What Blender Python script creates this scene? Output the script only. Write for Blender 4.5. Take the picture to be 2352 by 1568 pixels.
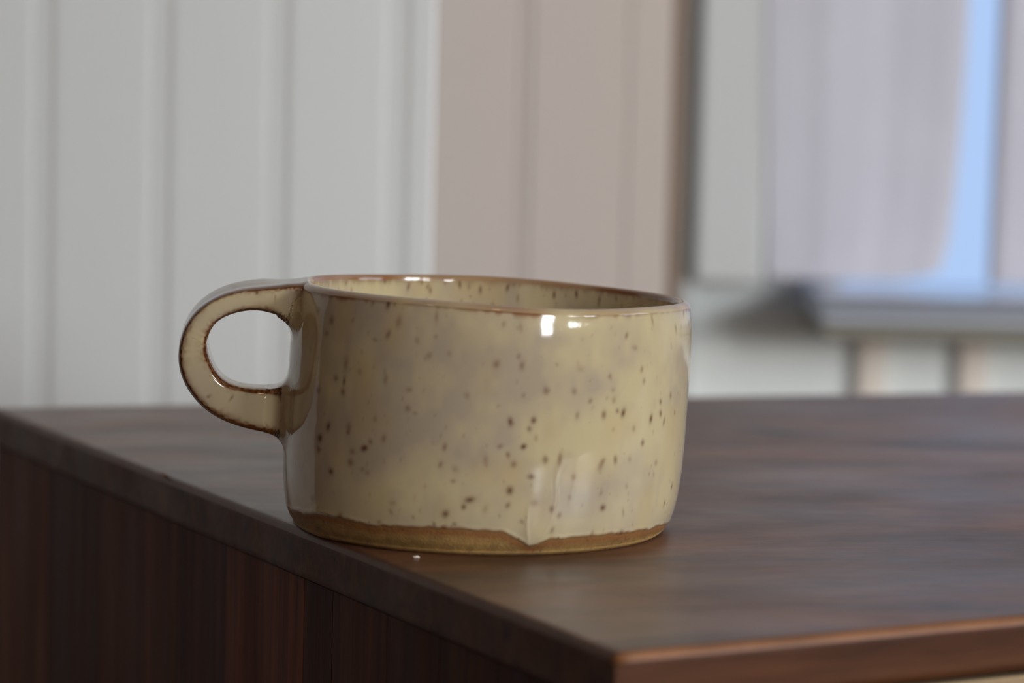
import bpy, bmesh, math
import numpy as np
from mathutils import Vector, Matrix

for o in list(bpy.data.objects):
    bpy.data.objects.remove(o)
SC = bpy.context.scene
COL = SC.collection
R = math.radians

# ------------------------------------------------------------------ camera
cd = bpy.data.cameras.new('camera')
cam = bpy.data.objects.new('camera', cd); COL.objects.link(cam)
cam.matrix_world = (Matrix.Translation((.0076, -.6988, .1113)) @ Matrix.Rotation(R(90 - 5.21), 4, 'X')
                    @ Matrix.Rotation(R(1.4), 4, 'Z'))
cd.sensor_width = 36.0
cd.lens = 6300 / 2352 * 36.0
cd.clip_start = .01; cd.clip_end = 60
cd.dof.use_dof = True
cd.dof.focus_distance = .688
cd.dof.aperture_fstop = 9.3
cd.dof.aperture_blades = 9
SC.camera = cam

# ------------------------------------------------------------------ sky, lights, exposure
w = bpy.data.worlds.new('sky'); SC.world = w; w.use_nodes = True
bg = w.node_tree.nodes['Background']
bg.inputs['Color'].default_value = (.46, .65, 1.0, 1)
bg.inputs['Strength'].default_value = 1.15
SC.view_settings.view_transform = 'Standard'
SC.view_settings.look = 'None'
SC.view_settings.exposure = -0.22
SC.view_settings.gamma = 1.0
SC.view_settings.use_curve_mapping = False


def area(name, loc, direction, sx, sy, watts, col):
    l = bpy.data.lights.new(name, 'AREA'); l.shape = 'RECTANGLE'; l.size = sx; l.size_y = sy
    l.energy = watts; l.color = col
    o = bpy.data.objects.new(name, l); COL.objects.link(o); o.location = loc
    o.rotation_euler = Vector(direction).to_track_quat('-Z', 'Y').to_euler()
    return o


# daylight coming in by the room's windows behind and right of the camera
area('window_light_front', (2.08, -3.49, .85), (0, 1, 0), .48, .90, 64, (.94, .97, 1.0))
area('window_light_right', (2.59, -2.38, .98), (-1, 0, 0), .50, .66, 37, (.92, .96, 1.0))
area('window_light_right', (2.59, -1.62, .98), (-1, 0, 0), .66, .66, 55, (.92, .96, 1.0))
area('window_light_side', (2.59, .10, .95), (-1, 0, 0), .9, 1.0, 9, (.88, .94, 1.0))
# unseen fill spot on the right, added to brighten the far window corner
sl_ = bpy.data.lights.new('spot_fill_light', 'SPOT'); sl_.energy = 42; sl_.spot_size = R(52); sl_.spot_blend = .8; sl_.shadow_soft_size = .12; sl_.color = (1, .98, .95)
so_ = bpy.data.objects.new('spot_fill_light', sl_); COL.objects.link(so_); so_.location = (1.35, -.40, .13)
so_.rotation_euler = (Vector((.22, .95, .0)) - Vector((1.35, -.40, .13))).to_track_quat('-Z', 'Y').to_euler()
# dim warm fill left of the camera, added to warm the cabinet's left side
tl = bpy.data.lights.new('warm_fill_light', 'POINT'); tl.energy = 2.2; tl.shadow_soft_size = .06; tl.color = (1, .60, .34)
tlo = bpy.data.objects.new('warm_fill_light', tl); COL.objects.link(tlo); tlo.location = (-.85, -.95, 1.25)
# warm bulb under the ceiling
pl = bpy.data.lights.new('ceiling_bulb', 'POINT'); pl.energy = 3.0; pl.shadow_soft_size = .05; pl.color = (1, .62, .30)
po = bpy.data.objects.new('ceiling_bulb', pl); COL.objects.link(po); po.location = (.10, -.95, 1.40)


# ------------------------------------------------------------------ helpers
def srgb(r, g, b):
    f = lambda c: (c / 255 / 12.92) if c / 255 <= .04045 else ((c / 255 + .055) / 1.055) ** 2.4
    return (f(r), f(g), f(b), 1)


def newmat(name):
    m = bpy.data.materials.new(name); m.use_nodes = True
    nt = m.node_tree; b = nt.nodes['Principled BSDF']
    return m, nt, b


def N(nt, t, **k):
    n = nt.nodes.new(t)
    for a, v in k.items():
        if a in n.inputs: n.inputs[a].default_value = v
        else: setattr(n, a, v)
    return n


def paint(name, col, rough=.5, var=.06, scale=30, bump=.02, spec=.5):
    m, nt, b = newmat(name)
    tc = N(nt, 'ShaderNodeTexCoord')
    no = N(nt, 'ShaderNodeTexNoise', Scale=scale, Detail=4.0)
    nt.links.new(tc.outputs['Object'], no.inputs['Vector'])
    mx = N(nt, 'ShaderNodeMixRGB')
    mx.inputs[1].default_value = tuple(c * (1 - var) for c in col[:3]) + (1,)
    mx.inputs[2].default_value = tuple(min(1, c * (1 + var)) for c in col[:3]) + (1,)
    nt.links.new(no.outputs['Fac'], mx.inputs[0])
    nt.links.new(mx.outputs[0], b.inputs['Base Color'])
    b.inputs['Roughness'].default_value = rough
    b.inputs['Specular IOR Level'].default_value = spec
    if bump:
        bp = N(nt, 'ShaderNodeBump', Strength=bump, Distance=.002)
        nt.links.new(no.outputs['Fac'], bp.inputs['Height'])
        nt.links.new(bp.outputs[0], b.inputs['Normal'])
    return m


def wood(name, dark, mid, light, grain=(3, 60, 60), rot=0, rough=(.3, .5), offset=(0, 0, 0), bump=.08, coat=0):
    """streaky wood: grain runs along local x of the rotated coordinates"""
    m, nt, b = newmat(name)
    tc = N(nt, 'ShaderNodeTexCoord')
    mp0 = N(nt, 'ShaderNodeMapping')
    mp0.inputs['Rotation'].default_value = (0, 0, rot)
    mp0.inputs['Location'].default_value = offset
    nt.links.new(tc.outputs['Object'], mp0.inputs[0])
    mp = N(nt, 'ShaderNodeMapping'); mp.inputs['Scale'].default_value = grain
    nt.links.new(mp0.outputs[0], mp.inputs[0])
    n1 = N(nt, 'ShaderNodeTexNoise', Scale=1.0, Detail=5.0, Roughness=.55, Distortion=1.2)
    nt.links.new(mp.outputs[0], n1.inputs['Vector'])
    mp2 = N(nt, 'ShaderNodeMapping'); mp2.inputs['Scale'].default_value = tuple(g * 7 for g in grain)
    nt.links.new(mp0.outputs[0], mp2.inputs[0])
    n2 = N(nt, 'ShaderNodeTexNoise', Scale=1.0, Detail=3.0, Roughness=.6)
    nt.links.new(mp2.outputs[0], n2.inputs['Vector'])
    cr = N(nt, 'ShaderNodeValToRGB')
    e = cr.color_ramp.elements
    e[0].position = .28; e[0].color = dark
    e[1].position = .72; e[1].color = light
    k = cr.color_ramp.elements.new(.5); k.color = mid
    ad = N(nt, 'ShaderNodeMath', operation='MULTIPLY_ADD')
    nt.links.new(n2.outputs['Fac'], ad.inputs[0]); ad.inputs[1].default_value = .35
    sb = N(nt, 'ShaderNodeMath', operation='SUBTRACT')
    nt.links.new(n1.outputs['Fac'], sb.inputs[0]); sb.inputs[1].default_value = .175
    nt.links.new(sb.outputs[0], ad.inputs[2])
    nt.links.new(ad.outputs[0], cr.inputs[0])
    nt.links.new(cr.outputs[0], b.inputs['Base Color'])
    n3 = N(nt, 'ShaderNodeTexNoise', Scale=1.0, Detail=5.0, Roughness=.6)
    mp3 = N(nt, 'ShaderNodeMapping'); mp3.inputs['Scale'].default_value = tuple(max(10, g * .8) for g in grain)
    nt.links.new(mp0.outputs[0], mp3.inputs[0]); nt.links.new(mp3.outputs[0], n3.inputs['Vector'])
    mr = N(nt, 'ShaderNodeMapRange')
    mr.inputs[1].default_value = .3; mr.inputs[2].default_value = .7
    mr.inputs[3].default_value = rough[0]; mr.inputs[4].default_value = rough[1]
    nt.links.new(n3.outputs['Fac'], mr.inputs[0])
    nt.links.new(mr.outputs[0], b.inputs['Roughness'])
    bp = N(nt, 'ShaderNodeBump', Strength=bump, Distance=.001)
    nt.links.new(n2.outputs['Fac'], bp.inputs['Height'])
    nt.links.new(bp.outputs[0], b.inputs['Normal'])
    if coat: b.inputs['Coat Weight'].default_value = coat
    return m


def link(name, me, mat, parent=None, smooth=False, label=None):
    o = bpy.data.objects.new(name, me); COL.objects.link(o)
    for mm in (mat if isinstance(mat, (list, tuple)) else [mat]):
        me.materials.append(mm)
    if smooth:
        me.polygons.foreach_set('use_smooth', [True] * len(me.polygons))
    if parent: o.parent = parent
    if label: o['label'] = label
    return o


def bm_obj(name, bm, mat, parent=None, smooth=False, label=None):
    bmesh.ops.recalc_face_normals(bm, faces=bm.faces)
    me = bpy.data.meshes.new(name); bm.to_mesh(me); bm.free()
    return link(name, me, mat, parent, smooth, label)


def box_bm(x0, x1, y0, y1, z0, z1, bev=0.0, bm=None):
    bm = bm or bmesh.new()
    r = bmesh.ops.create_cube(bm, size=1)
    for v in r['verts']:
        v.co = Vector(((x0 + x1) / 2 + v.co.x * (x1 - x0), (y0 + y1) / 2 + v.co.y * (y1 - y0), (z0 + z1) / 2 + v.co.z * (z1 - z0)))
    if bev:
        es = list({e for v in r['verts'] for e in v.link_edges})
        bmesh.ops.bevel(bm, geom=es, offset=bev, segments=2, affect='EDGES', profile=.6)
    return bm


def box(name, x0, x1, y0, y1, z0, z1, mat, parent=None, bev=0.0, label=None):
    return bm_obj(name, box_bm(x0, x1, y0, y1, z0, z1, bev), mat, parent, False, label)


def prism(name, poly, z0, z1, mat, parent=None, bev=0, smooth=False, label=None):
    """vertical extrusion of an xy outline"""
    bm = bmesh.new()
    lo = [bm.verts.new((x, y, z0)) for x, y in poly]
    hi = [bm.verts.new((x, y, z1)) for x, y in poly]
    n = len(poly)
    bm.faces.new(lo[::-1]); bm.faces.new(hi)
    for i in range(n):
        bm.faces.new((lo[i], lo[(i + 1) % n], hi[(i + 1) % n], hi[i]))
    if bev: bmesh.ops.bevel(bm, geom=list(bm.edges), offset=bev, segments=2, affect='EDGES')
    return bm_obj(name, bm, mat, parent, smooth, label)


def empty(name, loc=(0, 0, 0), kind=None, label=None, cat=None, group=None):
    o = bpy.data.objects.new(name, None); COL.objects.link(o); o.location = loc
    o.empty_display_size = .02
    if kind: o['kind'] = kind
    if label: o['label'] = label
    if cat: o['category'] = cat
    if group: o['group'] = group
    return o


def struct(o, label=None):
    o['kind'] = 'structure'
    if label: o['label'] = label
    return o


# ------------------------------------------------------------------ materials of the room
M_board = paint('white_board_paint', srgb(234, 236, 234), .45, .02, 8)
M_beige = paint('beige_board_paint', srgb(196, 181, 169), .55, .03, 4)
M_wallp = paint('white_wall_paint', srgb(236, 241, 239), .6, .02, 5)
M_right = paint('right_wall_paint', srgb(130, 122, 112), .7, .02, 4)
M_left = paint('left_wall_brown_panelling', srgb(62, 44, 32), .5, .2, 3)
M_ceil = paint('ceiling_paint', srgb(112, 104, 94), .8, .02, 4)
M_case = paint('grey_casing_paint', srgb(200, 202, 200), .5, .02, 6)
M_post = paint('brown_post_wood', srgb(126, 104, 86), .5, .15, 25)
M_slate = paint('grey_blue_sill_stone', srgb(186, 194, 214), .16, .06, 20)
M_trim = paint('pale_moulding_paint', srgb(190, 195, 204), .5, .03, 20)
M_olive_shade = paint('olive_grey_apron_shade', srgb(136, 131, 118), .6, .08, 20)
M_cream = paint('cream_bracket_paint', srgb(240, 228, 216), .6, .04, 20)
M_floor = wood('floorboard_oak', srgb(70, 46, 30), srgb(96, 64, 42), srgb(120, 84, 56), (2, 30, 30), 0, (.3, .45))


# ------------------------------------------------------------------ room shell
struct(box('floor', -1.2, 2.7, -3.6, 1.1, -.80, -.75, M_floor))
struct(box('ceiling', -1.2, 2.7, -3.6, 1.1, 1.75, 1.80, M_ceil))
struct(box('wall_left', -1.2, -1.12, -3.6, 1.1, -.75, 1.75, M_left))


def wall_with_holes(name, axis, p0, p1, lo, hi, holes, mat):
    """wall slab between p0..p1 thickness, running lo..hi, with (a0,a1,z0,z1) holes"""
    bm = bmesh.new()
    us = sorted({lo, hi} | {h[0] for h in holes} | {h[1] for h in holes})
    zs = sorted({-.75, 1.75} | {h[2] for h in holes} | {h[3] for h in holes})
    for i in range(len(us) - 1):
        for j in range(len(zs) - 1):
            uc, zc = (us[i] + us[i + 1]) / 2, (zs[j] + zs[j + 1]) / 2
            if any(h[0] < uc < h[1] and h[2] < zc < h[3] for h in holes): continue
            if axis == 'x': box_bm(us[i], us[i + 1], p0, p1, zs[j], zs[j + 1], 0, bm)
            else: box_bm(p0, p1, us[i], us[i + 1], zs[j], zs[j + 1], 0, bm)
    bmesh.ops.remove_doubles(bm, verts=bm.verts, dist=1e-5)
    return struct(bm_obj(name, bm, mat))


FW = (1.84, 2.32, .40, 1.30)
wall_with_holes('wall_front', 'x', -3.6, -3.5, -1.2, 2.7, [FW], M_right)
RW = [(-2.63, -2.13, .65, 1.31), (-1.95, -1.29, .65, 1.31), (-.38, .58, .42, 1.48)]
wall_with_holes('wall_right', 'y', 2.6, 2.7, -3.6, 1.1, RW, M_right)
for k, (a0, a1, z0, z1) in enumerate(RW):
    wn = struct(empty('window_%d' % (k + 2), (2.6, (a0 + a1) / 2, z0)))
    for bb in ((a0, a0 + .03, z0, z1), (a1 - .03, a1, z0, z1), (a0 + .03, a1 - .03, z0, z0 + .03), (a0 + .03, a1 - .03, z1 - .03, z1),
               ((a0 + a1) / 2 - .012, (a0 + a1) / 2 + .012, z0 + .03, z1 - .03)):
        f = box('window_frame', -.09, -.04, bb[0] - (a0 + a1) / 2, bb[1] - (a0 + a1) / 2, bb[2] - z0, bb[3] - z0, M_board, wn, .003)
wn = struct(empty('window_5', (2.08, -3.5, .40)))
for bb in ((-.24, -.21, 0, .9), (.21, .24, 0, .9), (-.21, .21, 0, .03), (-.21, .21, .87, .9), (-.21, .21, .56, .585)):
    box('window_frame', bb[0], bb[1], .085, .115, bb[2], bb[3], M_board, wn, .003)

# far wall with the curtained window
WX0, WX1, WZ0, WZ1 = .180, .86, -.008, 1.10
wall_with_holes('wall_back', 'x', .955, 1.05, -.2, 2.7, [(WX0, WX1, WZ0, WZ1)], M_wallp)

# beadboard wall left of the picture: backing + boards
wl = struct(box('wall_beadboard', -1.12, -.028, .4081, .412, -.75, 1.75, M_board))
P = .0470                       # board pitch
X_G = -.0348                          # right end of the last full board's groove
flat, bev_, gr = .0297, .0085, .0084


def board_mesh(wd_l, z0, z1):
    # left: groove bottom, step, flat, slow rounded rise (bead), shallow fall
    pts = [(0, .0012), (gr * .2, .0009), (gr * .8, .0007), (gr * .95, .0004), (gr + .0006, .0001), (gr + .0020, 0), (P - bev_, 0), (P - bev_ * .9, .00008),
           (P - bev_ * .75, .00002), (P - bev_ * .5, -.00002), (P - bev_ * .06, .00016), (P - .0002, .0007), (P - .0001, .0080), (0, .0080)]
    bm = bmesh.new()
    lo = [bm.verts.new((x, .400 + y, z0)) for x, y in pts]; hi = [bm.verts.new((x, .400 + y, z1)) for x, y in pts]
    n = len(pts)
    bm.faces.new(lo); bm.faces.new(hi[::-1])
    for i in range(n): bm.faces.new((lo[i], hi[i], hi[(i + 1) % n], lo[(i + 1) % n]))
    bmesh.ops.recalc_face_normals(bm, faces=bm.faces)
    me = bpy.data.meshes.new('board'); bm.to_mesh(me); bm.free(); me.materials.append(M_board)
    return me


bmsh = board_mesh(P, -.75, 1.75)
xr = -.0366 - gr                      # groove start after last full board
for k in range(22):
    o = bpy.data.objects.new('board', bmsh); COL.objects.link(o); o.parent = wl
    o.location.x = xr - (k + 1) * P
# narrow end moulding of the beadboard
prism('end_moulding', [(xr, .4012), (xr + gr * .85, .4008), (xr + gr, .4006), (xr + gr + .0015, .4001), (-.0268, .3999), (-.0262, .4002), (-.026, .4008), (-.026, .412), (xr, .412)], -.75, 1.75, M_board, wl)

# beige boarded wall beyond it
wm = struct(box('wall_middle', -.20, .0884, .758, .80, -.75, 1.75, M_beige))
for x0, x1 in ((-.20, -.0460), (-.0458, .0080), (.0140, .0654), (.0657, .0882)):
    box('board', x0, x1, .750, .758, -.75, 1.75, M_beige, wm, .0012)
box('bead', .0083, .0137, .7508, .758, -.75, 1.75, M_beige, wm, .0014)
# dark wooden post in the gap
struct(box('trim_1', .0886, .0962, .752, .80, -.75, 1.75, M_post, None, .001))
# grey casing beside the window, down to the sill line
struct(box('trim_2', .1150, .1560, .925, .955, .0015, 1.16, M_case, None, .003))
struct(box('trim_3', .1000, .1146, .940, .955, -.75, 1.75, M_case, None, .002))

# window behind the curtains
w1 = struct(empty('window_1', ((WX0 + WX1) / 2, .955, WZ0)))
ox, oz = (WX0 + WX1) / 2, WZ0
for bb in ((WX0, WX0 + .03, WZ0, WZ1), (WX1 - .03, WX1, WZ0, WZ1), (WX0 + .03, WX1 - .03, WZ0, WZ0 + .004), (WX0 + .03, WX1 - .03, WZ1 - .03, WZ1)):
    box('window_frame', bb[0] - ox, bb[1] - ox, .04, .07, bb[2] - oz, bb[3] - oz, M_board, w1, .002)
mg, nt, b = newmat('window_glass')
nt.nodes.remove(b)
out = nt.nodes['Material Output']
tr = N(nt, 'ShaderNodeBsdfTransparent'); gl = N(nt, 'ShaderNodeBsdfGlossy', Roughness=.02)
fr = N(nt, 'ShaderNodeFresnel', IOR=1.45); mxs = N(nt, 'ShaderNodeMixShader')
nt.links.new(fr.outputs[0], mxs.inputs[0]); nt.links.new(tr.outputs[0], mxs.inputs[1]); nt.links.new(gl.outputs[0], mxs.inputs[2])
nt.links.new(mxs.outputs[0], out.inputs[0])
box('pane', WX0 + .03 - ox, WX1 - .03 - ox, .053, .057, .004, WZ1 - .03 - oz, mg, w1)

# sill: deep slab, moulding and apron
sl = struct(empty('trim_4', (.18, .80, -.0322)))
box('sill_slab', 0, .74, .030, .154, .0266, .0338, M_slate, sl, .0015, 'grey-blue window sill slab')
M_nose_shade = paint('sill_front_shade_grey', srgb(126, 129, 138), .5, .05, 20)  # shade of the sill's front face, put into a darker colour
box('sill_front_shade', 0, .74, .0275, .0298, .0262, .0334, M_nose_shade, sl, .0008, 'front strip of the sill, its shade painted dark grey')
box('sill_moulding', .002, .74, .042, .154, .0180, .0264, M_trim, sl, .002, 'pale moulding under the sill')
box('sill_apron', .004, .74, .056, .154, .0080, .0179, M_olive_shade, sl, .002, 'olive-grey strip under the moulding, darkened for the shade there')  # olive apron, its dark tone includes the shadow below the sill
for x0 in (.216, .277, .37):
    o = box('wall_batten', x0, x0 + .017, .945, .955, -.75, -.0246, M_cream, None, .003)
    o.name = 'trim_5' if x0 == .216 else ('trim_6' if x0 == .277 else 'trim_7'); struct(o)


# ------------------------------------------------------------------ curtains
mc, nt, b = newmat('lilac_grey_curtain_cloth')
tc = N(nt, 'ShaderNodeTexCoord'); wv = N(nt, 'ShaderNodeTexNoise', Scale=14.0, Detail=3.0)
nt.links.new(tc.outputs['Object'], wv.inputs['Vector'])
mx = N(nt, 'ShaderNodeMixRGB'); mx.inputs[1].default_value = srgb(196, 194, 204); mx.inputs[2].default_value = srgb(212, 210, 218)
nt.links.new(wv.outputs['Fac'], mx.inputs[0]); nt.links.new(mx.outputs[0], b.inputs['Base Color'])
b.inputs['Roughness'].default_value = .9; b.inputs['Specular IOR Level'].default_value = .1


def curtain(name, xl, xr, hem, y0, label, seed):
    """xl(z), xr(z) edges; hem(u) height of the lower edge; gentle folds, 1.5 mm cloth"""
    nu, nv = 60, 60
    bm = bmesh.new(); g = []
    for j in range(nv + 1):
        row = []
        for i in range(nu + 1):
            u = i / nu
            z = hem(u) + (1.12 - hem(u)) * (j / nv) ** 1.5
            x = xl(z) + (xr(z) - xl(z)) * u
            y = y0 + .0007 * math.sin(u * 11 + seed + .4 * math.sin(z * 5)) + .0002 * math.sin(u * 31 + seed * 2)
            row.append(bm.verts.new((x, y, z)))
        g.append(row)
    for j in range(nv):
        for i in range(nu):
            bm.faces.new((g[j][i], g[j][i + 1], g[j + 1][i + 1], g[j + 1][i]))
    o = bm_obj(name, bm, mc, None, True)
    so = o.modifiers.new('cloth', 'SOLIDIFY'); so.thickness = .0015
    o['label'] = label; o['category'] = 'curtain'
    return o


lerp = lambda a, b, t: a + (b - a) * max(0, min(1, t))


def c1r(z):   # right edge of the left curtain bends away at the bottom
    t = max(0, min(1, (.172 - z) / .155))
    return .2712 - .0070 * t ** 2 - (.004 * ((.030 - z) / .02) if z < .030 else 0)


curtain('curtain', lambda z: lerp(.1575, .1520, (z - .005) / .16), c1r, lambda u: .0048 + (.007 * max(0, (u - .72) / .28) ** 1.6), .925,
        'pale lilac-grey curtain left of the bright blue gap at the window', .6)
c2l = lambda z: .2880 + (.0010 if z > .1 else .0010 - .005 * 0) - .000 * z
curtain('curtain', lambda z: .2885 + .0008 * max(0, min(1, (z) / .17)), lambda z: .86, lambda u: .0045, .925,
        'pale lilac-grey curtain right of the blue gap, cut by the picture edge', 2.1)
rod = bmesh.new()
bmesh.ops.create_cone(rod, segments=24, radius1=.010, radius2=.010, depth=.80, cap_ends=True, matrix=Matrix.Translation((.51, .925, 1.135)) @ Matrix.Rotation(R(90), 4, 'Y'))
rd = bm_obj('curtain_rod', rod, M_post, None, True); rd['label'] = 'brown wooden rod above the curtains, out of the picture'; rd['category'] = 'curtain rod'

# ------------------------------------------------------------------ side cabinet
CN = Vector((.0299, -.1585, 0)); LE = Vector((-.1638, .2163, 0)); RE = Vector((.1207, -.1080, 0))
eL = (LE - CN).normalized(); eR = (RE - CN).normalized()
nL = Vector((eL.y, -eL.x, 0)) ; nL = nL if nL.x < 0 else -nL       # outward normals
nR = Vector((eR.y, -eR.x, 0)); nR = nR if nR.y < 0 else -nR
# back edge: line through two points of the table's far edge
B0, B1 = Vector((-0.1717, 0.2267, 0)), Vector((.2072, .3628, 0)); eB = (B1 - B0).normalized()


def meet(p, d, q, e):
    m = Matrix(((d.x, -e.x), (d.y, -e.y))).inverted() @ Vector((q.x - p.x, q.y - p.y))
    return p + d * m[0]


BLc = meet(CN, eL, B0, eB)
FR = CN + eR * .62
BRc = meet(FR, eL, B0, eB)
T = .0124
ang = math.atan2(eR.y, eR.x)

M_top = wood('dark_walnut_top', srgb(40, 22, 15), srgb(94, 57, 38), srgb(128, 84, 58), (10, 24, 24), -R(12), (.32, .56), bump=.12)
tb = M_top.node_tree.nodes['Principled BSDF']; tb.inputs['Coat Weight'].default_value = .35; tb.inputs['Coat Roughness'].default_value = .40; tb.inputs['Coat IOR'].default_value = 1.55
M_worn = paint('worn_orange_edge', srgb(140, 90, 52), .5, .5, 70, .1)
M_edge = wood('walnut_edge', srgb(60, 32, 17), srgb(84, 48, 25), srgb(104, 64, 34), (6, 60, 60), -ang, (.5, .65))
M_edge.node_tree.nodes['Principled BSDF'].inputs['Specular IOR Level'].default_value = .25
M_arris = paint('brown_arris', srgb(98, 62, 40), .5, .3, 60, .1)

cab = empty('side_cabinet', (CN.x + .1, CN.y + .2, -.75), label='dark walnut side cabinet with worn edges, the mug standing on its corner', cat='cabinet')


def local(o):
    o.parent = cab; o.matrix_parent_inverse = Matrix.Translation(-cab.location); return o


# tabletop with jittered, worn arris
def outline(pts, step=.004):
    res = []
    for a, b in zip(pts, pts[1:] + pts[:1]):
        n = max(2, int((b - a).length / step))
        for i in range(n): res.append(a.lerp(b, i / n))
    return res


rs = np.random.RandomState(5)
pts = outline([CN, FR, BRc, BLc])
cen = sum(pts, Vector()) / len(pts)
bm = bmesh.new(); rings = []
npt = len(pts)
jit = np.convolve(rs.rand(npt + 8), np.ones(4) / 4, 'same')[:npt]


def inward(i, d):
    a = (pts[i] - pts[i - 1]).normalized(); b = (pts[(i + 1) % npt] - pts[i]).normalized()
    n1 = Vector((-a.y, a.x, 0)); n2 = Vector((-b.y, b.x, 0)); n = (n1 + n2)
    k = n.length; n.normalize()
    return pts[i] + n * (d / max(.5, k / 2))


prof = [(.0022, 0, 0), (.0012, -.00015, 1), (.0005, -.0009, 1), (.0001, -.0019, 0), (0, -.0026, 0), (0, -.0105, 0), (.0004, -T + .0004, 0), (.0012, -T, 0)]
for k, (d, z, _) in enumerate(prof):
    row = []
    for i in range(npt):
        wv_ = (jit[i] - .5) * .0006 if k in (1, 2, 3) else 0
        p = inward(i, d + abs(wv_) + .00003)
        row.append(bm.verts.new((p.x, p.y, z - abs(wv_) * .4)))
    rings.append(row)
for k in range(len(prof) - 1):
    for i in range(npt):
        f = bm.faces.new((rings[k][i], rings[k][(i + 1) % npt], rings[k + 1][(i + 1) % npt], rings[k + 1][i]))
        worn_side = i < int((FR - CN).length / .004) - 1
        f.material_index = (1 if worn_side else 3) if k in (1, 2) else (0 if k == 0 else 2)
        f.smooth = k not in (4, 6)
bm.faces.new(rings[0]); bm.faces.new(rings[-1][::-1])
top = bm_obj('tabletop', bm, [M_top, M_worn, M_edge, M_arris]); local(top)
top['label'] = 'glossy dark walnut top with a worn orange arris'

# splinter standing off the left arris
sp = bmesh.new()
q0 = CN + eL * .262
r = bmesh.ops.create_icosphere(sp, subdivisions=2, radius=1)
for v in r['verts']:
    c = v.co.copy()
    p = q0 + eL * (c.x * .0026) + nL * (c.y * .0007 - .0002) + Vector((0, 0, c.z * .0006 + .0001 + .0006 * max(0, c.x)))
    v.co = p
local(bm_obj('splinter', sp, M_worn, None, True, 'torn pale splinter on the left edge'))

# left side: vertical staves of slightly different brown
inset = .0012
cuts = [.0, .030, .0544, .0828, .1114, .1438, .1618, .2162, .2533, .3219, .372, .421, .47]
depthL = (BLc - CN).length
cuts = [c for c in cuts if c < depthL - .02] + [depthL - .004]
tones = [(58, 38, 30), (50, 32, 25), (62, 42, 33), (54, 34, 26), (64, 42, 32), (56, 36, 27), (76, 48, 36), (58, 36, 27), (66, 44, 33), (56, 37, 29), (70, 47, 35), (60, 40, 32), (66, 44, 34)]
for i in range(len(cuts) - 1):
    a, b_ = cuts[i] + .00006, cuts[i + 1] - .00006
    t = tones[i % len(tones)]; t = (t[0] * 1.36, t[1] * 1.14, t[2] * .90)
    m = wood('stave_wood', srgb(*[c * .75 for c in t]), srgb(*t), srgb(*[c * 1.25 for c in t]), (110, 110, 5), 0, (.6, .75), (i * .37, i * .11, 0), .12)
    m.node_tree.nodes['Principled BSDF'].inputs['Specular IOR Level'].default_value = .2
    pa = CN + eL * a - nL * inset; pb = CN + eL * b_ - nL * inset
    d = -nL * .016
    pr = [pa, pb, pb + d, pa + d]
    local(prism('board', [(p.x, p.y) for p in pr], -.70, -T - .0001, m, None, .0001))
# front under the top: recessed dark rail, then pale drawer front
M_dark = paint('dark_gap_wood', srgb(38, 26, 20), .6, .2, 30)
M_pale = wood('pale_drawer_wood', srgb(150, 120, 84), srgb(184, 158, 122), srgb(206, 184, 150), (5, 60, 60), -ang, (.4, .6))
W = (FR - CN).length


def front_box(name, a0, a1, d0, d1, z0, z1, mat, bev=.0005, label=None):
    p = [CN + eR * a0 - nR * d0, CN + eR * a1 - nR * d0, CN + eR * a1 - nR * d1, CN + eR * a0 - nR * d1]
    return local(prism(name, [(q.x, q.y) for q in p], z0, z1, mat, None, bev, False, label))


front_box('front_rail', .019, W - .002, .006, .020, -.040, -T - .0001, M_dark, label='dark recessed rail')
front_box('corner_post', .0018, .0185, .0018, .020, -.70, -T - .0001, M_edge)
for a0 in (.020, .318):
    dr = front_box('drawer', a0, a0 + .292, .0006, .0055, -.19, -T - .0012, M_pale, .001, 'pale wooden drawer front')
    kb = bmesh.new(); bmesh.ops.create_uvsphere(kb, u_segments=20, v_segments=12, radius=.011)
    pc = CN + eR * (a0 + .146) + nR * .0085
    for v in kb.verts: v.co = Vector((v.co.x, v.co.y, v.co.z)) + Vector((pc.x, pc.y, -.10))
    ko = bm_obj('knob', kb, M_edge, None, True); ko.parent = dr; ko.matrix_parent_inverse = dr.matrix_parent_inverse.copy()
    ko.matrix_parent_inverse = Matrix.Translation(-cab.location) if False else Matrix.Identity(4)
front_box('lower_front', .020, W - .002, .0026, .018, -.70, -.193, M_edge)
# far side, back and legs
p = [FR - eR * .003, FR - eR * .003 + eL * ((BRc - FR).length - .01), FR - eR * .018 + eL * ((BRc - FR).length - .01), FR - eR * .018 + eL * .021]
p[0] = FR - eR * .003 + eL * .021
local(prism('side_panel', [(q.x, q.y) for q in p], -.70, -T - .0001, M_edge))
nB = Vector((-eB.y, eB.x, 0))
p = [BLc + eB * .025 - nB * .004, BRc - eB * .03 - nB * .004, BRc - eB * .03 - nB * .016, BLc + eB * .025 - nB * .016]
local(prism('back_panel', [(q.x, q.y) for q in p], -.70, -T - .0001, M_edge))
for q in (CN + eR * .03 + eL * .04, FR - eR * .04 + eL * .04, BLc + eR * .04 - eL * .05, BRc - eR * .05 - eL * .05):
    lb = bmesh.new()
    bmesh.ops.create_cone(lb, segments=20, radius1=.012, radius2=.018, depth=.07, cap_ends=True, matrix=Matrix.Translation((q.x, q.y, -.715)))
    local(bm_obj('leg', lb, M_edge, None, True))

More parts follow.
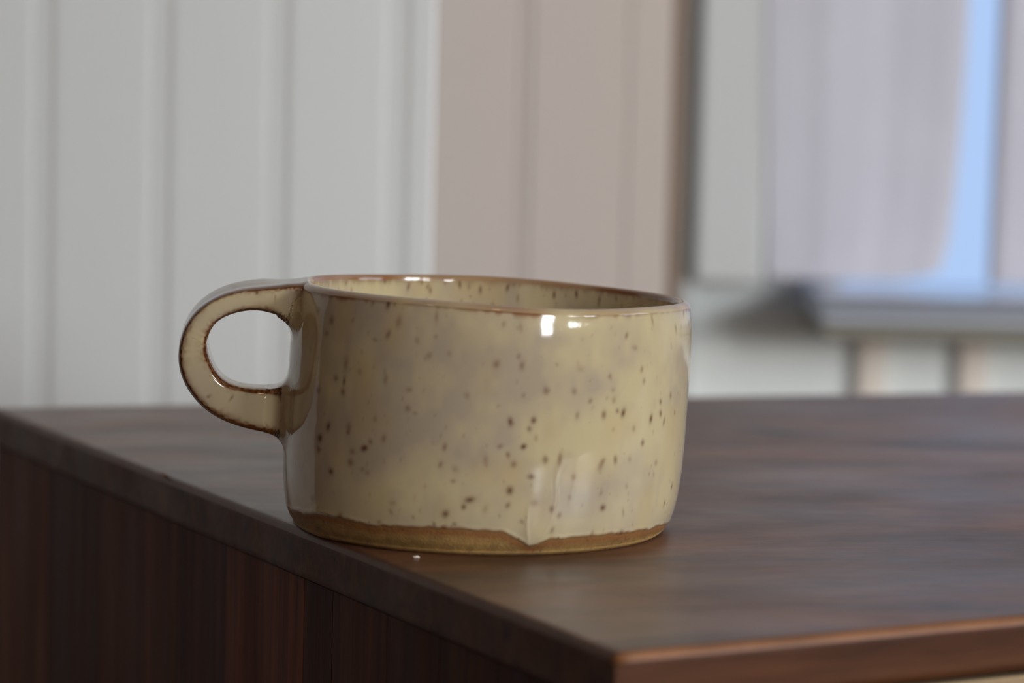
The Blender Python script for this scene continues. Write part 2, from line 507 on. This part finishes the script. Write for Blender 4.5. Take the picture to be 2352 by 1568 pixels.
# ------------------------------------------------------------------ the mug
LX, SL = .048, .032
PR = [(0, .0464), (.0007, .0476), (.0017, .0485), (.003, .0491), (.006, .0500), (.010, .0506), (.016, .0510), (.025, .0512), (.038, .0512), (.046, .05115),
      (.051, .0509), (.0545, .05065), (.0575, .05025), (.0595, .0498), (.0604, .0492), (.0609, .0484), (.0610, .0478)]
SPECKS = [(-35.2,58.8,0.58,0.81,0.5),(-30.0,59.0,0.63,1.29,1.0),(-28.0,59.0,0.46,0.68,0.5),(-21.0,59.8,2.61,0.54,0.6),(-15.0,59.4,0.56,0.68,0.6),(-15.2,57.0,0.42,1.49,0.4),(-14.8,52.2,0.42,0.54,0.35),(-26.0,55.0,0.75,1.76,0.45),(-28.8,51.8,0.62,1.08,0.65),(-32.8,50.2,0.64,0.54,0.4),(-50.3,53.5,0.85,1.08,0.6),(-58.0,55.2,1.02,1.08,0.5),(-51.8,50.2,0.87,0.81,0.45),(-41.5,54.3,0.54,0.68,0.3),(-42.5,43.8,0.92,2.03,0.5),(-46.2,40.0,0.78,0.81,0.6),(-42.8,39.6,0.55,1.08,0.8),(-43.0,37.0,0.83,0.95,0.7),(-54.2,36.3,0.93,0.95,0.8),(-37.2,42.3,0.68,0.81,0.4),(-28.5,41.2,0.62,1.35,0.45),(-21.2,39.3,0.73,0.68,0.45),(-16.2,47.7,0.63,0.81,0.4),(-10.8,48.6,0.55,0.61,0.3),(-20.0,51.0,0.58,0.95,0.35),(-21.2,34.9,0.65,0.95,0.5),(-19.0,33.9,0.57,0.54,0.35),(-48.2,28.2,0.81,1.08,0.9),(-51.8,25.0,0.87,1.08,1.0),(-52.0,22.3,0.66,0.95,0.7),(-39.8,28.9,0.7,1.22,0.5),(-40.0,27.6,0.53,0.68,0.6),(-31.0,31.6,0.63,0.81,0.4),(-32.0,26.1,0.56,0.68,0.6),(-33.8,24.4,0.81,0.68,0.9),(-27.8,27.2,0.61,1.08,0.5),(-10.2,26.4,0.55,0.95,0.6),(-38.0,23.2,0.86,0.81,0.5),(-5.2,39.0,0.68,0.81,0.35),(2.0,46.9,0.81,0.95,0.55),(3.2,56.4,0.47,0.81,0.4),(7.8,56.0,0.48,1.08,0.35),(7.8,49.0,0.48,0.68,0.45),(8.8,46.8,0.62,1.08,0.55),(9.8,39.7,0.48,0.68,0.35),(15.8,40.9,0.7,1.08,0.6),(23.8,40.8,0.59,0.95,0.45),(25.2,46.3,1.05,0.95,0.25),(28.8,38.4,0.54,0.68,0.5),(34.5,44.4,0.49,0.68,0.5),(39.8,54.2,0.53,0.81,0.6),(46.2,45.6,0.59,0.81,0.45),(47.5,42.7,0.5,0.95,0.5),(36.5,38.4,0.59,1.08,0.4),(36.0,40.9,0.5,0.68,0.3),(40.2,35.1,0.71,1.08,0.9),(38.0,35.7,0.52,0.68,0.6),(33.5,34.9,0.73,1.08,0.7),(25.2,34.9,0.52,1.08,0.45),(6.8,33.2,0.61,1.08,0.9),(13.0,33.7,0.63,0.81,0.85),(12.0,31.6,0.55,0.81,0.6),(10.8,27.3,0.62,0.81,1.0),(4.5,27.2,0.54,0.68,0.5),(14.0,29.4,0.49,0.81,0.35),(52.0,33.0,0.62,1.08,0.95),(56.2,37.0,0.54,0.81,0.7),(56.8,34.0,0.62,0.95,0.75),(59.0,31.8,0.47,1.08,0.7),(62.0,38.2,0.52,0.95,0.6),(63.5,55.0,0.55,1.08,0.55),(71.0,58.6,0.83,1.08,0.7),(50.5,57.7,0.47,1.62,0.45),(48.8,27.2,0.57,0.95,0.5),(44.8,31.0,0.67,0.95,0.4),(43.0,51.1,0.93,0.81,0.3),(65.8,33.6,0.4,0.68,0.6),(38.5,23.7,0.52,0.95,0.5),(34.5,23.4,0.57,0.81,0.5),(17.0,24.3,0.57,1.08,0.4),(21.0,24.7,0.51,1.22,0.4),(6.8,25.2,0.41,0.68,0.35),(42.0,59.8,2.73,0.41,0.5),(51.2,59.7,3.24,0.34,0.5),(11.0,59.2,1.65,0.41,0.5),(26.5,60.3,0.91,0.41,0.5),(-11.0,22.2,0.65,0.86,0.5),(-7.3,18.4,0.57,0.64,0.45),(-7.0,21.3,0.86,1.0,0.3),(-2.5,14.1,1.07,0.86,0.9),(-4.0,12.3,0.64,0.71,0.8),(-8.8,10.4,0.79,1.07,0.85),(8.0,16.6,0.86,1.0,0.9),(7.8,13.0,0.65,0.78,0.6),(1.0,23.7,0.64,1.28,0.35),(8.5,23.0,0.72,0.86,0.55),(6.8,25.3,0.57,0.71,0.4),(1.8,12.0,0.71,1.14,0.3),(12.0,9.0,0.51,0.64,0.5),(13.5,20.0,0.88,0.71,0.8),(-34.0,24.3,0.77,0.86,0.8),(-38.5,20.5,0.82,1.0,0.7),(-46.0,17.6,0.82,0.86,0.9),(-54.5,9.9,0.98,0.86,0.6),(-32.5,18.6,0.68,0.71,0.4),(-34.2,19.3,0.6,0.64,0.4),(-24.5,9.8,0.63,0.86,0.4),(-24.2,12.0,1.09,0.86,0.3),(-17.8,9.0,0.45,0.57,0.4),(-28.2,7.0,0.65,0.57,0.5),(-11.8,7.6,0.44,0.71,0.7),(-9.0,6.7,0.72,1.0,0.9),(-6.2,7.9,0.57,0.71,0.6),(-18.0,5.5,0.9,0.57,0.9),(-31.0,5.8,0.83,0.57,0.8),(-42.0,7.2,0.96,0.86,0.6),(-2.8,5.2,0.71,1.0,0.9),(17.0,24.0,0.67,1.14,0.45),(21.2,24.0,0.61,1.71,0.45),(33.8,22.3,0.86,1.43,0.5),(38.8,23.4,0.55,1.14,0.45),(49.0,27.2,0.54,0.86,0.5),(44.0,23.4,0.59,0.86,0.3),(56.2,21.6,0.64,0.86,0.4),(25.8,19.8,0.55,0.86,0.35),(36.0,11.7,0.7,0.86,0.9),(20.0,12.0,0.61,0.86,0.7),(22.5,10.4,0.54,0.86,0.55),(15.0,13.6,1.03,0.86,0.35),(34.8,15.4,0.52,0.71,0.35),(43.8,16.6,0.49,0.71,0.3),(43.8,10.0,0.39,1.14,0.4),(69.2,14.2,0.4,0.86,0.8),(65.0,10.2,0.4,0.86,0.7),(65.0,3.9,0.84,0.57,0.9),(44.8,4.5,1.0,0.86,0.95),(47.0,4.2,0.84,0.57,0.9),(43.2,4.6,0.49,0.43,0.8),(56.2,4.0,0.64,0.57,0.8),(33.8,5.5,0.51,0.71,0.4),(21.0,6.7,0.53,0.86,0.5),(43.8,2.2,0.69,0.57,0.8),(31.0,3.4,0.83,0.57,0.8),(25.0,1.6,0.79,0.57,0.7),(36.8,3.6,0.53,0.43,0.6),(58.2,0.0,0.54,0.43,0.7),(53.2,19.0,0.36,0.57,0.3),(8.5,2.0,0.58,1.71,0.6),(18.5,0.6,0.45,0.86,0.5),(25.0,14.7,0.47,0.71,0.3)]
GLAZE_LINE = [(-69.8,5.1),(-48.5,6.3),(-37.2,6.45),(-27.8,6.0),(-19.0,6.45),(-11.5,6.75),(-4.2,7.05),(4.2,6.3),(7.8,5.7),(11.8,4.2),(14.8,2.55),(16.8,2.85),(20.8,4.35),(27.2,4.35),(34.5,4.35),(41.5,4.5),(50.0,4.05),(59.3,4.05),(71.5,3.75),(83.2,3.3)]
HANDLE = [(42.96,62.55,42.78,52.06,11),(45.03,62.4,44.85,52.13,11),(46.65,62.12,46.48,52.17,10.5),(49.36,61.92,49.2,52.51,10),(52.08,61.51,51.94,53.53,9.6),(56.75,61.17,56.64,54.72,9.2),(62.06,60.4,61.2,54.4,9),(67.24,58.67,65.2,53.13,9),(72.07,55.51,68.0,50.99,8.9),(75.38,51.17,69.48,47.99,8.7),(76.95,46.18,69.78,45.76,8.4),(77.01,40.66,68.99,42.44,8),(75.11,35.36,67.32,39.12,7.5),(71.47,30.52,64.79,36.69,7.1),(66.3,26.92,61.29,35.39,6.8),(60.26,24.77,57.13,35.0,6.6),(54.54,23.64,53.63,34.94,6.6),(51.47,23.26,51.11,34.78,6.8),(48.72,22.89,48.91,34.62,7),(45.97,22.48,46.17,34.44,7)]

rng = np.random.RandomState(11)


def smooth_noise(shape, cells, seed, wrap=True):
    """band-limited random field, wraps along axis 1"""
    r = np.random.RandomState(seed)
    cy, cx = cells
    g = r.rand(cy + 2, cx)
    yy = np.linspace(0, cy, shape[0])[:, None]; xx = np.linspace(0, cx, shape[1], endpoint=False)[None, :]
    y0 = np.floor(yy).astype(int); x0 = np.floor(xx).astype(int)
    fy = yy - y0; fx = xx - x0; fy = fy * fy * (3 - 2 * fy); fx = fx * fx * (3 - 2 * fx)
    x1 = (x0 + 1) % cx; y1 = np.minimum(y0 + 1, cy + 1); x0 = x0 % cx
    return (g[y0, x0] * (1 - fx) + g[y0, x1] * fx) * (1 - fy) + (g[y1, x0] * (1 - fx) + g[y1, x1] * fx) * fy


def lin(c): return np.array(srgb(*c)[:3])


C_CREAM, C_GREY, C_WARM = lin((208, 190, 148)), lin((184, 167, 142)), lin((200, 174, 124))
C_BROWN, C_SPOT, C_DARK = lin((128, 74, 32)), lin((122, 64, 38)), lin((46, 28, 20))
C_CLAY, C_CLAYD = lin((176, 136, 74)), lin((138, 80, 30))

NT = 1280
# rows of the outer wall every .25 mm, closer on the lip; then inner wall
zo = np.concatenate([[0, .0003, .0006], np.arange(.001, .0595, .00025)])
ro = np.interp(zo, [a for a, b in PR], [b for a, b in PR])
ro = np.convolve(np.pad(ro, 8, 'edge'), np.ones(17) / 17, 'valid')
ro[:4] = np.interp(zo[:4], [a for a, b in PR], [b for a, b in PR])
lip_c, lip_r = ro[-1] - .0016, .0016
la = np.linspace(0, math.pi, 18)[1:-1]
rl = lip_c + lip_r * np.cos(la) - .0003 * np.sin(la); zl = zo[-1] + .0014 * np.sin(la)
zi = np.concatenate([np.arange(zo[-1], .042, -.0004), np.arange(.042, .009, -.0012)])
ri = np.interp(zi, [.008, .02, .05, .0600], [.0462, .0470, .0471, ro[-1] - .0032])
ab = np.linspace(0, math.pi / 2, 8)
rb = .0402 + .006 * np.cos(ab); zb = .0090 - .0045 * np.sin(ab)
rf = np.array([.036, .028, .018, .008]); zf = np.full(4, .0045)
rr = np.concatenate([ro, rl, ri, rb[1:], rf]); zz = np.concatenate([zo, zl, zi, zb[1:], zf])
seg = np.concatenate([np.zeros(len(ro)), np.ones(len(rl)), np.full(len(rr) - len(ro) - len(rl), 2)])
NR = len(rr)
th = np.linspace(-math.pi, math.pi, NT, endpoint=False)
TH, ZZ = np.meshgrid(th, zz); RR = np.repeat(rr[:, None], NT, 1); SG = np.repeat(seg[:, None], NT, 1)
deg = np.degrees(TH); ZM = ZZ * 1e3

# glaze edge above the bare foot
gx = [-180, -150, -120, -95] + [a for a, b in GLAZE_LINE] + [100, 125, 150, 180]
gy = [5.0, 5.8, 4.8, 4.9] + [b for a, b in GLAZE_LINE] + [3.9, 5.2, 4.4, 5.0]
wob = (smooth_noise((2, NT), (1, 160), 3)[0] - .5) * .55 + (smooth_noise((2, NT), (1, 60), 4)[0] - .5) * .5
wob = wob * np.clip(np.abs(np.degrees(th) - 15) / 5, .15, 1)
GL = np.interp(np.degrees(th), gx, gy) + wob
GL = np.repeat(GL[None, :], NR, 0)
outer = SG == 0
dz = ZM - GL
glaze = np.where(outer, 1 / (1 + np.exp(-np.clip(dz / .10, -30, 30))), 1.0)

# relief: glaze thickness, throwing rings, uneven wall, dent and drip
bump = .00012 * glaze
edge_roll = .00010 * np.exp(-((dz - .6) / .5) ** 2)
low = smooth_noise((NR, NT), (5, 14), 21) - .5
mid = smooth_noise((NR, NT), (26, 90), 22) - .5
bump = bump + edge_roll * outer + low * .0003 * outer + mid * .00003
dm = np.radians(deg - 16.2) * 50.6          # mm from the drip's axis
ax = np.interp(ZM, [3, 9, 14, 20, 24], [-1.1, .2, .6, 1.6, 2.6])
wdt = np.interp(ZM, [2.5, 5, 9, 14, 20, 32], [.9, 2.6, 4.0, 4.2, 4.0, 6.0])
amp = np.interp(ZM, [2.3, 3.2, 6, 12, 20, 32, 44], [0, .26, .26, .14, .04, 0, 0])
u = (dm - ax) / wdt
bump = bump + outer * .001 * amp * np.exp(-np.abs(u) ** 3.2) * glaze
for zs_, cs_, w_, a_ in (([3, 4, 7, 11, 14], [15.0, 14.4, 13.6, 13.3, 13.6], .45, .13), ([3.5, 6, 9, 14, 19, 24], [16.0, 18.6, 20.2, 21.0, 20.4, 21.0], .55, .15), ([12, 16, 20, 25], [25.0, 25.6, 26.2, 26.0], .6, .06)):
    cc_ = np.interp(ZM, zs_, cs_)
    fade = np.clip((ZM - zs_[0]) / 1.5, 0, 1) * np.clip((zs_[-1] - ZM) / 5, 0, 1)
    bump = bump + outer * .001 * a_ * fade * np.exp(-(np.radians(deg - cc_) * 50.6 / w_) ** 2)
RR = RR + np.where(SG < 2, bump, -bump * .4)
RR = RR * (1 + .004 * np.sin(2 * TH + .6))

# ---- colour of the glaze
c1 = smooth_noise((NR, NT), (6, 16), 31); c2 = smooth_noise((NR, NT), (14, 60), 32); c3 = smooth_noise((NR, NT), (30, 170), 33)
cl = np.clip((c1 * .55 + c2 * .3 + c3 * .15 - .5) * 2.6 + .5, 0, 1)[..., None]
colr = C_GREY * (1 - cl) + C_CREAM * cl
wm_ = np.clip((smooth_noise((NR, NT), (8, 40), 34) - .55) * 2.5, 0, 1)[..., None] * .5
colr = colr * (1 - wm_) + C_WARM * wm_
# thicker, paler glaze gathers low on the wall and in the drip
pool = (np.exp(-((ZM - 7) / 5) ** 2) * .35 * outer)[..., None]
colr = colr * (1 - pool) + C_CREAM * 1.05 * pool


def blend(m, c):
    global colr
    m = np.clip(m, 0, 1)[..., None]
    colr = colr * (1 - m) + c * m


# specks
def speck(td, zc, sx, sz, s, which=0, soft=.45):
    i = np.where((np.abs(zz * 1e3 - zc) < sz * 2.6 + .3) & (seg == which))[0]
    if len(i) == 0: return
    rad = 50.8 if which == 0 else 47
    dth = math.degrees((sx * 2.6 + .3) / rad)
    j = np.where(np.abs((np.degrees(th) - td + 180) % 360 - 180) < dth)[0]
    if len(j) == 0: return
    ii = np.ix_(i, j)
    du = np.radians((deg[ii] - td + 180) % 360 - 180) * rad
    dv = ZM[ii] - zc
    slant = (hash((round(td, 1), round(zc, 1))) % 100 / 100 - .5) * .7
    q = ((du - slant * dv * .5) / (sx * .95)) ** 2 + (dv / (sz * .95)) ** 2
    q = q * (1 + .15 * np.sin(np.arctan2(dv, du + 1e-9) * 2 + td))
    m = np.exp(-q * .9) * s
    cc = C_SPOT * (1 - s) + (C_SPOT * .45 + C_DARK * .55) * s
    mm = np.clip(m, 0, 1)[..., None]
    colr[ii] = colr[ii] * (1 - mm) + cc * mm


for t_, z_, sx, sz, s in SPECKS:
    speck(t_, z_, sx * 1.05, sz * .95, min(1, s * .95))
for k in range(420):                         # fine faint iron freckles
    t_, z_ = rng.uniform(-180, 180), rng.uniform(5, 60)
    a = rng.uniform(.16, .42)
    speck(t_, z_, a, a * rng.uniform(1.2, 2.2), rng.uniform(.08, .30))
for k in range(150):                         # back of the mug
    t_ = rng.choice([-1, 1]) * rng.uniform(88, 180); a = rng.uniform(.2, .45)
    speck(t_, rng.uniform(5, 60), a, a * 1.5, rng.uniform(.3, .9))
for k in range(330):                         # inside
    a = rng.uniform(.18, .42)
    speck(rng.uniform(-180, 180), rng.uniform(40, 60), a, a * rng.uniform(1.2, 3.2), rng.uniform(.25, .8), 2)
for t_, z_, s in ((-168, 58.3, .9), (-158, 56.5, .7), (-175, 57.0, .8), (176, 58, .9), (160, 57, .95), (152, 57.8, 1.0), (143, 57, .8), (-150, 57.5, .8), (136, 58, .7)):
    speck(t_, z_, .42, 1.0, s, 2)

# iron breaking brown on the rim
nb = smooth_noise((NR, NT), (20, 220), 41); nb2 = smooth_noise((NR, NT), (4, 36), 42)
top_z = 60.9
rim_o = np.exp(-(np.maximum(0, 59.3 - ZM) / (.25 + .9 * nb2 * nb)) ** 1.5) * (SG == 0) * np.clip(nb2 * 1.5 - .25 + .4 * nb + .5 * np.clip(-deg / 60, 0, 1), 0, 1)
rim_i = np.exp(-(np.maximum(0, 59.9 - ZM) / (.5 + 1.0 * nb)) ** 1.5) * (SG == 2) * (.55 + .45 * nb2)
blend(rim_o * 1.0, C_BROWN); blend(rim_i * 1.0, C_BROWN * .8)
blend((SG == 1) * (.12 + .45 * nb2 + .35 * (np.cos(TH) < -.1)), C_BROWN * 1.15)
# brown line where the glaze thins over the foot
near = np.exp(-(np.maximum(0, dz - .05) / (.25 + .35 * nb)) ** 1.6) * outer
blend(near * .85, C_BROWN)
# bare clay
cg = smooth_noise((NR, NT), (60, 300), 51)[..., None]; cg2 = smooth_noise((NR, NT), (4, 26), 52)[..., None]
clay = C_CLAY * (.75 + .35 * cg) * (1 - .25 * cg2)
under = np.exp(-((dz + .9) / 1.0) ** 2)[..., None]
clay = clay * (1 - .75 * under) + C_CLAYD * .95 * .75 * under
gm = glaze[..., None]
colr = colr * gm + clay * (1 - gm)
for k in range(420):
    t_ = rng.uniform(-180, 180); a = rng.uniform(.10, .28); s = rng.uniform(.4, .95)
    g_ = np.interp(t_, gx, gy)
    speck(t_, rng.uniform(.3, g_ + .6), a, a * rng.uniform(.9, 1.5), s)


def surf(RRv, THv, ZZv):
    x = RRv * np.sin(THv); y = -RRv * np.cos(THv)
    return x + LX * ZZv, y, ZZv - SL * x * (ZZv / .06)


X, Y, Z = surf(RR, TH, ZZ)
Z = Z + np.where(SG < 2, .0, .0) + (smooth_noise((2, NT), (1, 9), 61)[0] - .5)[None, :] * .0006 * (ZZ / .06) ** 3


def grid_mesh(name, X, Y, Z, col, glz, close_first=False, close_last=True):
    nr, nt = X.shape
    co = np.stack([X, Y, Z], -1).reshape(-1, 3)
    i = np.arange(nr - 1)[:, None] * nt; j = np.arange(nt)[None, :]; j2 = (j + 1) % nt
    f = np.stack([i + j, i + j2, i + nt + j2, i + nt + j], -1).reshape(-1, 4)
    nq = len(f)
    loops = f.reshape(-1); starts = np.arange(nq) * 4; tot = np.full(nq, 4)
    if close_last:
        last = (nr - 1) * nt + np.arange(nt)
        loops = np.concatenate([loops, last]); starts = np.append(starts, nq * 4); tot = np.append(tot, nt)
    if close_first:
        first = np.arange(nt)[::-1]
        starts = np.append(starts, len(loops)); loops = np.concatenate([loops, first]); tot = np.append(tot, nt)
    me = bpy.data.meshes.new(name)
    me.vertices.add(len(co)); me.vertices.foreach_set('co', co.astype(np.float32).ravel())
    me.loops.add(len(loops)); me.loops.foreach_set('vertex_index', loops.astype(np.int32))
    me.polygons.add(len(starts)); me.polygons.foreach_set('loop_start', starts.astype(np.int32))
    me.polygons.foreach_set('loop_total', tot.astype(np.int32))
    me.update(calc_edges=True)
    me.polygons.foreach_set('use_smooth', np.ones(len(starts), bool))
    at = me.color_attributes.new('glaze_colour', 'FLOAT_COLOR', 'POINT')
    cc = np.concatenate([col.reshape(-1, 3), glz.reshape(-1, 1)], 1).astype(np.float32)
    at.data.foreach_set('color', cc.ravel())
    return me


mgz, nt, b = newmat('speckled_cream_glaze')
at = N(nt, 'ShaderNodeAttribute', attribute_name='glaze_colour')
nt.links.new(at.outputs['Color'], b.inputs['Base Color'])
tc = N(nt, 'ShaderNodeTexCoord')
nz = N(nt, 'ShaderNodeTexNoise', Scale=1500.0, Detail=2.0); nt.links.new(tc.outputs['Object'], nz.inputs['Vector'])
mr = N(nt, 'ShaderNodeMapRange'); mr.inputs[3].default_value = .78; mr.inputs[4].default_value = .075
nt.links.new(at.outputs['Alpha'], mr.inputs[0]); nt.links.new(mr.outputs[0], b.inputs['Roughness'])
inv = N(nt, 'ShaderNodeMath', operation='SUBTRACT'); inv.inputs[0].default_value = 1.0
nt.links.new(at.outputs['Alpha'], inv.inputs[1])
bp = N(nt, 'ShaderNodeBump', Distance=.00012); nt.links.new(inv.outputs[0], bp.inputs['Strength'])
nt.links.new(nz.outputs['Fac'], bp.inputs['Height']); nt.links.new(bp.outputs[0], b.inputs['Normal'])
b.inputs['IOR'].default_value = 1.58
b.inputs['Specular IOR Level'].default_value = .5

mug = empty('mug', (0, 0, 0), label='wide speckled cream stoneware mug with brown rim, on the dark cabinet top', cat='mug')
body_col = colr.copy()

# ---- handle: swept strap from the wall's top round to below its middle
hs = np.array(HANDLE)
tt = np.linspace(0, len(hs) - 1, 420)


def cat(col):
    n = len(col); p = np.concatenate([[2 * col[0] - col[1]], col, [2 * col[-1] - col[-2]]])
    i = np.minimum(np.floor(tt).astype(int), n - 2); f = tt - i
    p0, p1, p2, p3 = p[i], p[i + 1], p[i + 2], p[i + 3]
    v = .5 * ((2 * p1) + (-p0 + p2) * f + (2 * p0 - 5 * p1 + 4 * p2 - p3) * f ** 2 + (-p0 + 3 * p1 - 3 * p2 + p3) * f ** 3)
    return np.convolve(np.pad(v, 9, 'reflect', reflect_type='odd'), np.ones(19) / 19, 'valid')


os_, oz_, is_, iz_, wd = [cat(hs[:, k]) for k in range(5)]
hth = math.radians(-85.5)
hv = np.array([math.sin(hth), -math.cos(hth), 0]); nv = np.array([-hv[1], hv[0], 0]); nv = nv if nv[1] < 0 else -nv
ns, nc = len(tt), 160
phi = np.linspace(0, 2 * math.pi, nc, endpoint=False)
ex = 2 / 5.5
cu = np.sign(np.cos(phi)) * np.abs(np.cos(phi)) ** ex       # radial -1 inner .. +1 outer
cv = np.sign(np.sin(phi)) * np.abs(np.sin(phi)) ** ex       # across, +1 toward the camera
cs, cz = (os_ + is_) / 2, (oz_ + iz_) / 2; vs, vz = (os_ - is_) / 2, (oz_ - iz_) / 2
hn = smooth_noise((ns, nc), (14, 8), 71) - .5
U = cu[None, :] * (1 + .03 * hn); V = cv[None, :]
# faces slightly dished in the middle, crown on the outer strap face
V = V * (1 - .05 * (1 - np.abs(cu[None, :]) ** 2) * 0)
hsx = cs[:, None] + vs[:, None] * U; hz = cz[:, None] + vz[:, None] * U
topf = np.clip((hz - 36) / 22, 0, 1)
wb_ = wd * 1.12 + 4.6 * np.clip((cz - 34) / 20, 0, 1)
hw = np.where(V < 0, wb_[:, None], wd[:, None]) * V * (1 + .03 * (smooth_noise((ns, nc), (10, 6), 72) - .5)) + .35 * np.cos(cu * 1.4)[None, :] * np.sign(V) * 1.0
tilt = .8 * np.clip(-V, -.3, 1) * np.clip(U, 0, 1) * topf * np.clip((hsx - 50) / 6, 0, 1)
Ln = np.hypot(vs, vz)[:, None]
hsx = hsx + tilt * vs[:, None] / Ln; hz = hz + tilt * vz[:, None] / Ln
hsx = np.maximum(hsx, np.interp(hz, zo * 1e3, ro * 1e3) - .048 * hz - 2.2)
HX = (hsx * hv[0] + hw * nv[0]) * 1e-3; HY = (hsx * hv[1] + hw * nv[1]) * 1e-3; HZ = hz * 1e-3


# soft clay fillet between handle and wall: both surfaces are moved onto one smooth union
ci = np.arange(0, ns, 3)
Kf = 5.5


def sdf(p):
    x, y, z = p[:, 0], p[:, 1], p[:, 2]
    zu = z + SL * x * (z / .06)
    r_ = np.hypot(x - LX * zu, y) * 1e3
    a = r_ - np.interp(zu, zo, ro) * 1e3
    s_ = (x * hv[0] + y * hv[1]) * 1e3; w_ = (x * nv[0] + y * nv[1]) * 1e3; zz_ = z * 1e3
    d2 = (s_[:, None] - cs[ci][None]) ** 2 + (zz_[:, None] - cz[ci][None]) ** 2
    k = ci[d2.argmin(1)]
    L = np.hypot(vs, vz)
    un, uz = (vs / L)[k], (vz / L)[k]
    u_ = (s_ - cs[k]) * un + (zz_ - cz[k]) * uz
    t_ = (s_ - cs[k]) * uz - (zz_ - cz[k]) * un
    t_ = np.where((k < 4) | (k > ns - 5), np.maximum(0, np.abs(t_) - .6), 0)
    hf = (wd + wb_)[k] / 2; q1, q2 = np.abs(u_) - L[k] + 1.6, np.abs(w_ - (wd - wb_)[k] / 2) - hf + 1.6
    b_ = np.hypot(np.hypot(np.maximum(q1, 0), np.maximum(q2, 0)), t_) + np.minimum(np.maximum(q1, q2), 0) - 1.6
    K = Kf * np.clip((60.0 - zu * 1e3) / 6, .02, 1)
    h = np.maximum(K - np.abs(a - b_), 0) / K
    return np.minimum(a, b_) - h * h * K / 4, a, b_


def fuse(Xa, Ya, Za, sel, inset=0.0):
    p = np.stack([Xa[sel], Ya[sel], Za[sel]], -1)
    F0, a0, b0 = sdf(p)
    act = (np.abs(a0 - b0) < Kf * np.clip((60.0 - Za[sel] * 1e3 - 1.2) / 6, .0, 1)) & (np.minimum(a0, b0) > -3.2)
    q = p[act]; e = 1e-4
    for _ in range(4):
        f = sdf(q)[0] - inset
        g = np.stack([(sdf(q + np.eye(3)[k] * e)[0] - sdf(q - np.eye(3)[k] * e)[0]) / (2 * e * 1e3) for k in range(3)], -1)
        g2 = np.maximum((g * g).sum(1), .25)
        q = q - np.clip(f / g2, -1.2, 1.2)[:, None] * g * 1e-3
    # fade the move out for points deep inside the other body
    dpt = np.minimum(a0, b0)[act]; wgt = np.clip((dpt + 3.2) / 1.2, 0, 1)[:, None]
    p[act] = p[act] * (1 - wgt) + q * wgt
    Xa[sel] = p[:, 0]; Ya[sel] = p[:, 1]; Za[sel] = p[:, 2]


selb = (SG == 0) & (deg > -125) & (deg < -45) & (ZM > 8) & (ZM < 59.3)
fuse(X, Y, Z, selb)
selh = hsx < 60
fuse(HX, HY, HZ, selh, -.03)
body = link('body', grid_mesh('body', X, Y, Z, body_col, glaze, True, True), mgz, mug, False)
body['label'] = 'speckled cream glazed cup with bare ochre foot and a glaze drip'
# colour
hc1 = smooth_noise((ns, nc), (18, 10), 73)[..., None]
colr = C_GREY * (1 - hc1) + C_CREAM * hc1
# distance to the nearest corner of the section, in mm along the surface
uu = np.abs(U) * np.hypot(vs, vz)[:, None]; ww = np.abs(V) * wd[:, None]
du_, dw_ = np.hypot(vs, vz)[:, None] - uu, wd[:, None] - ww
kc = math.cos(math.pi / 4) ** ex
dist = np.hypot(du_ - (1 - kc) * np.hypot(vs, vz)[:, None], dw_ - (1 - kc) * wd[:, None])
nb = smooth_noise((ns, nc), (110, 40), 74); nb3 = smooth_noise((ns, nc), (16, 9), 75)
em = np.exp(-(np.maximum(0, dist - .55) / (.30 + .8 * nb3 * (.5 + nb))) ** 1.5)
em = np.maximum(em, (U > .80) * (.62 + .3 * nb3))
nb = np.where(U > .80, .35 + .3 * nb3, nb)
mmk = np.clip(em * (.75 + .5 * nb), 0, 1)[..., None]
colr = colr * (1 - mmk) + (C_BROWN * .85) * mmk
dk = np.clip((em - .55) * 2 * np.clip((nb - .45) * 3, 0, 1), 0, 1)[..., None] * .6
colr = colr * (1 - dk) + C_DARK * dk
for (fi, uo, s, sx, sz) in ((.27, .55, 1, .45, .45), (.22, .2, .6, .35, .8), (.31, .75, .5, .3, .5), (.50, -.1, .35, .5, .4), (.60, .8, .6, .4, .5), (.68, .3, .6, .6, .35), (.73, -.35, .6, .5, .6), (.90, -.62, 1, .45, .6),
                            (.47, .55, .3, .4, .4), (.80, .1, .35, .4, .3), (.84, .6, .3, .4, .3), (.15, -.6, .5, .5, .5), (.57, .2, .35, .3, .4)):
    a0 = fi * ns
    q = ((np.arange(ns)[:, None] - a0) * .36 / sx) ** 2 + ((U * np.hypot(vs, vz)[:, None] - uo * np.hypot(vs, vz)[:, None]) / sz) ** 2
    m = (np.exp(-q) * s * (V > .3))[..., None]
    colr = colr * (1 - m) + (C_SPOT * .6 + C_DARK * .4) * m
glz = np.ones((ns, nc))
hme = grid_mesh('handle', HX, HY, HZ, colr, glz, True, True)
handle = link('handle', hme, mgz, mug)
handle['label'] = 'strap handle with brown breaking along its edges'

# crumb by the foot
cb = bmesh.new(); bmesh.ops.create_icosphere(cb, subdivisions=2, radius=1)
for v in cb.verts:
    c = v.co
    v.co = Vector((-.0140 + c.x * .0009, -.0522 + c.y * .0005, .00025 + c.z * .0003 + .0001 * math.sin(c.x * 5)))
cr_ = bm_obj('crumb', cb, M_cream, None, True); cr_['label'] = 'tiny white crumb on the cabinet top at the foot of the mug'; cr_['category'] = 'crumb'
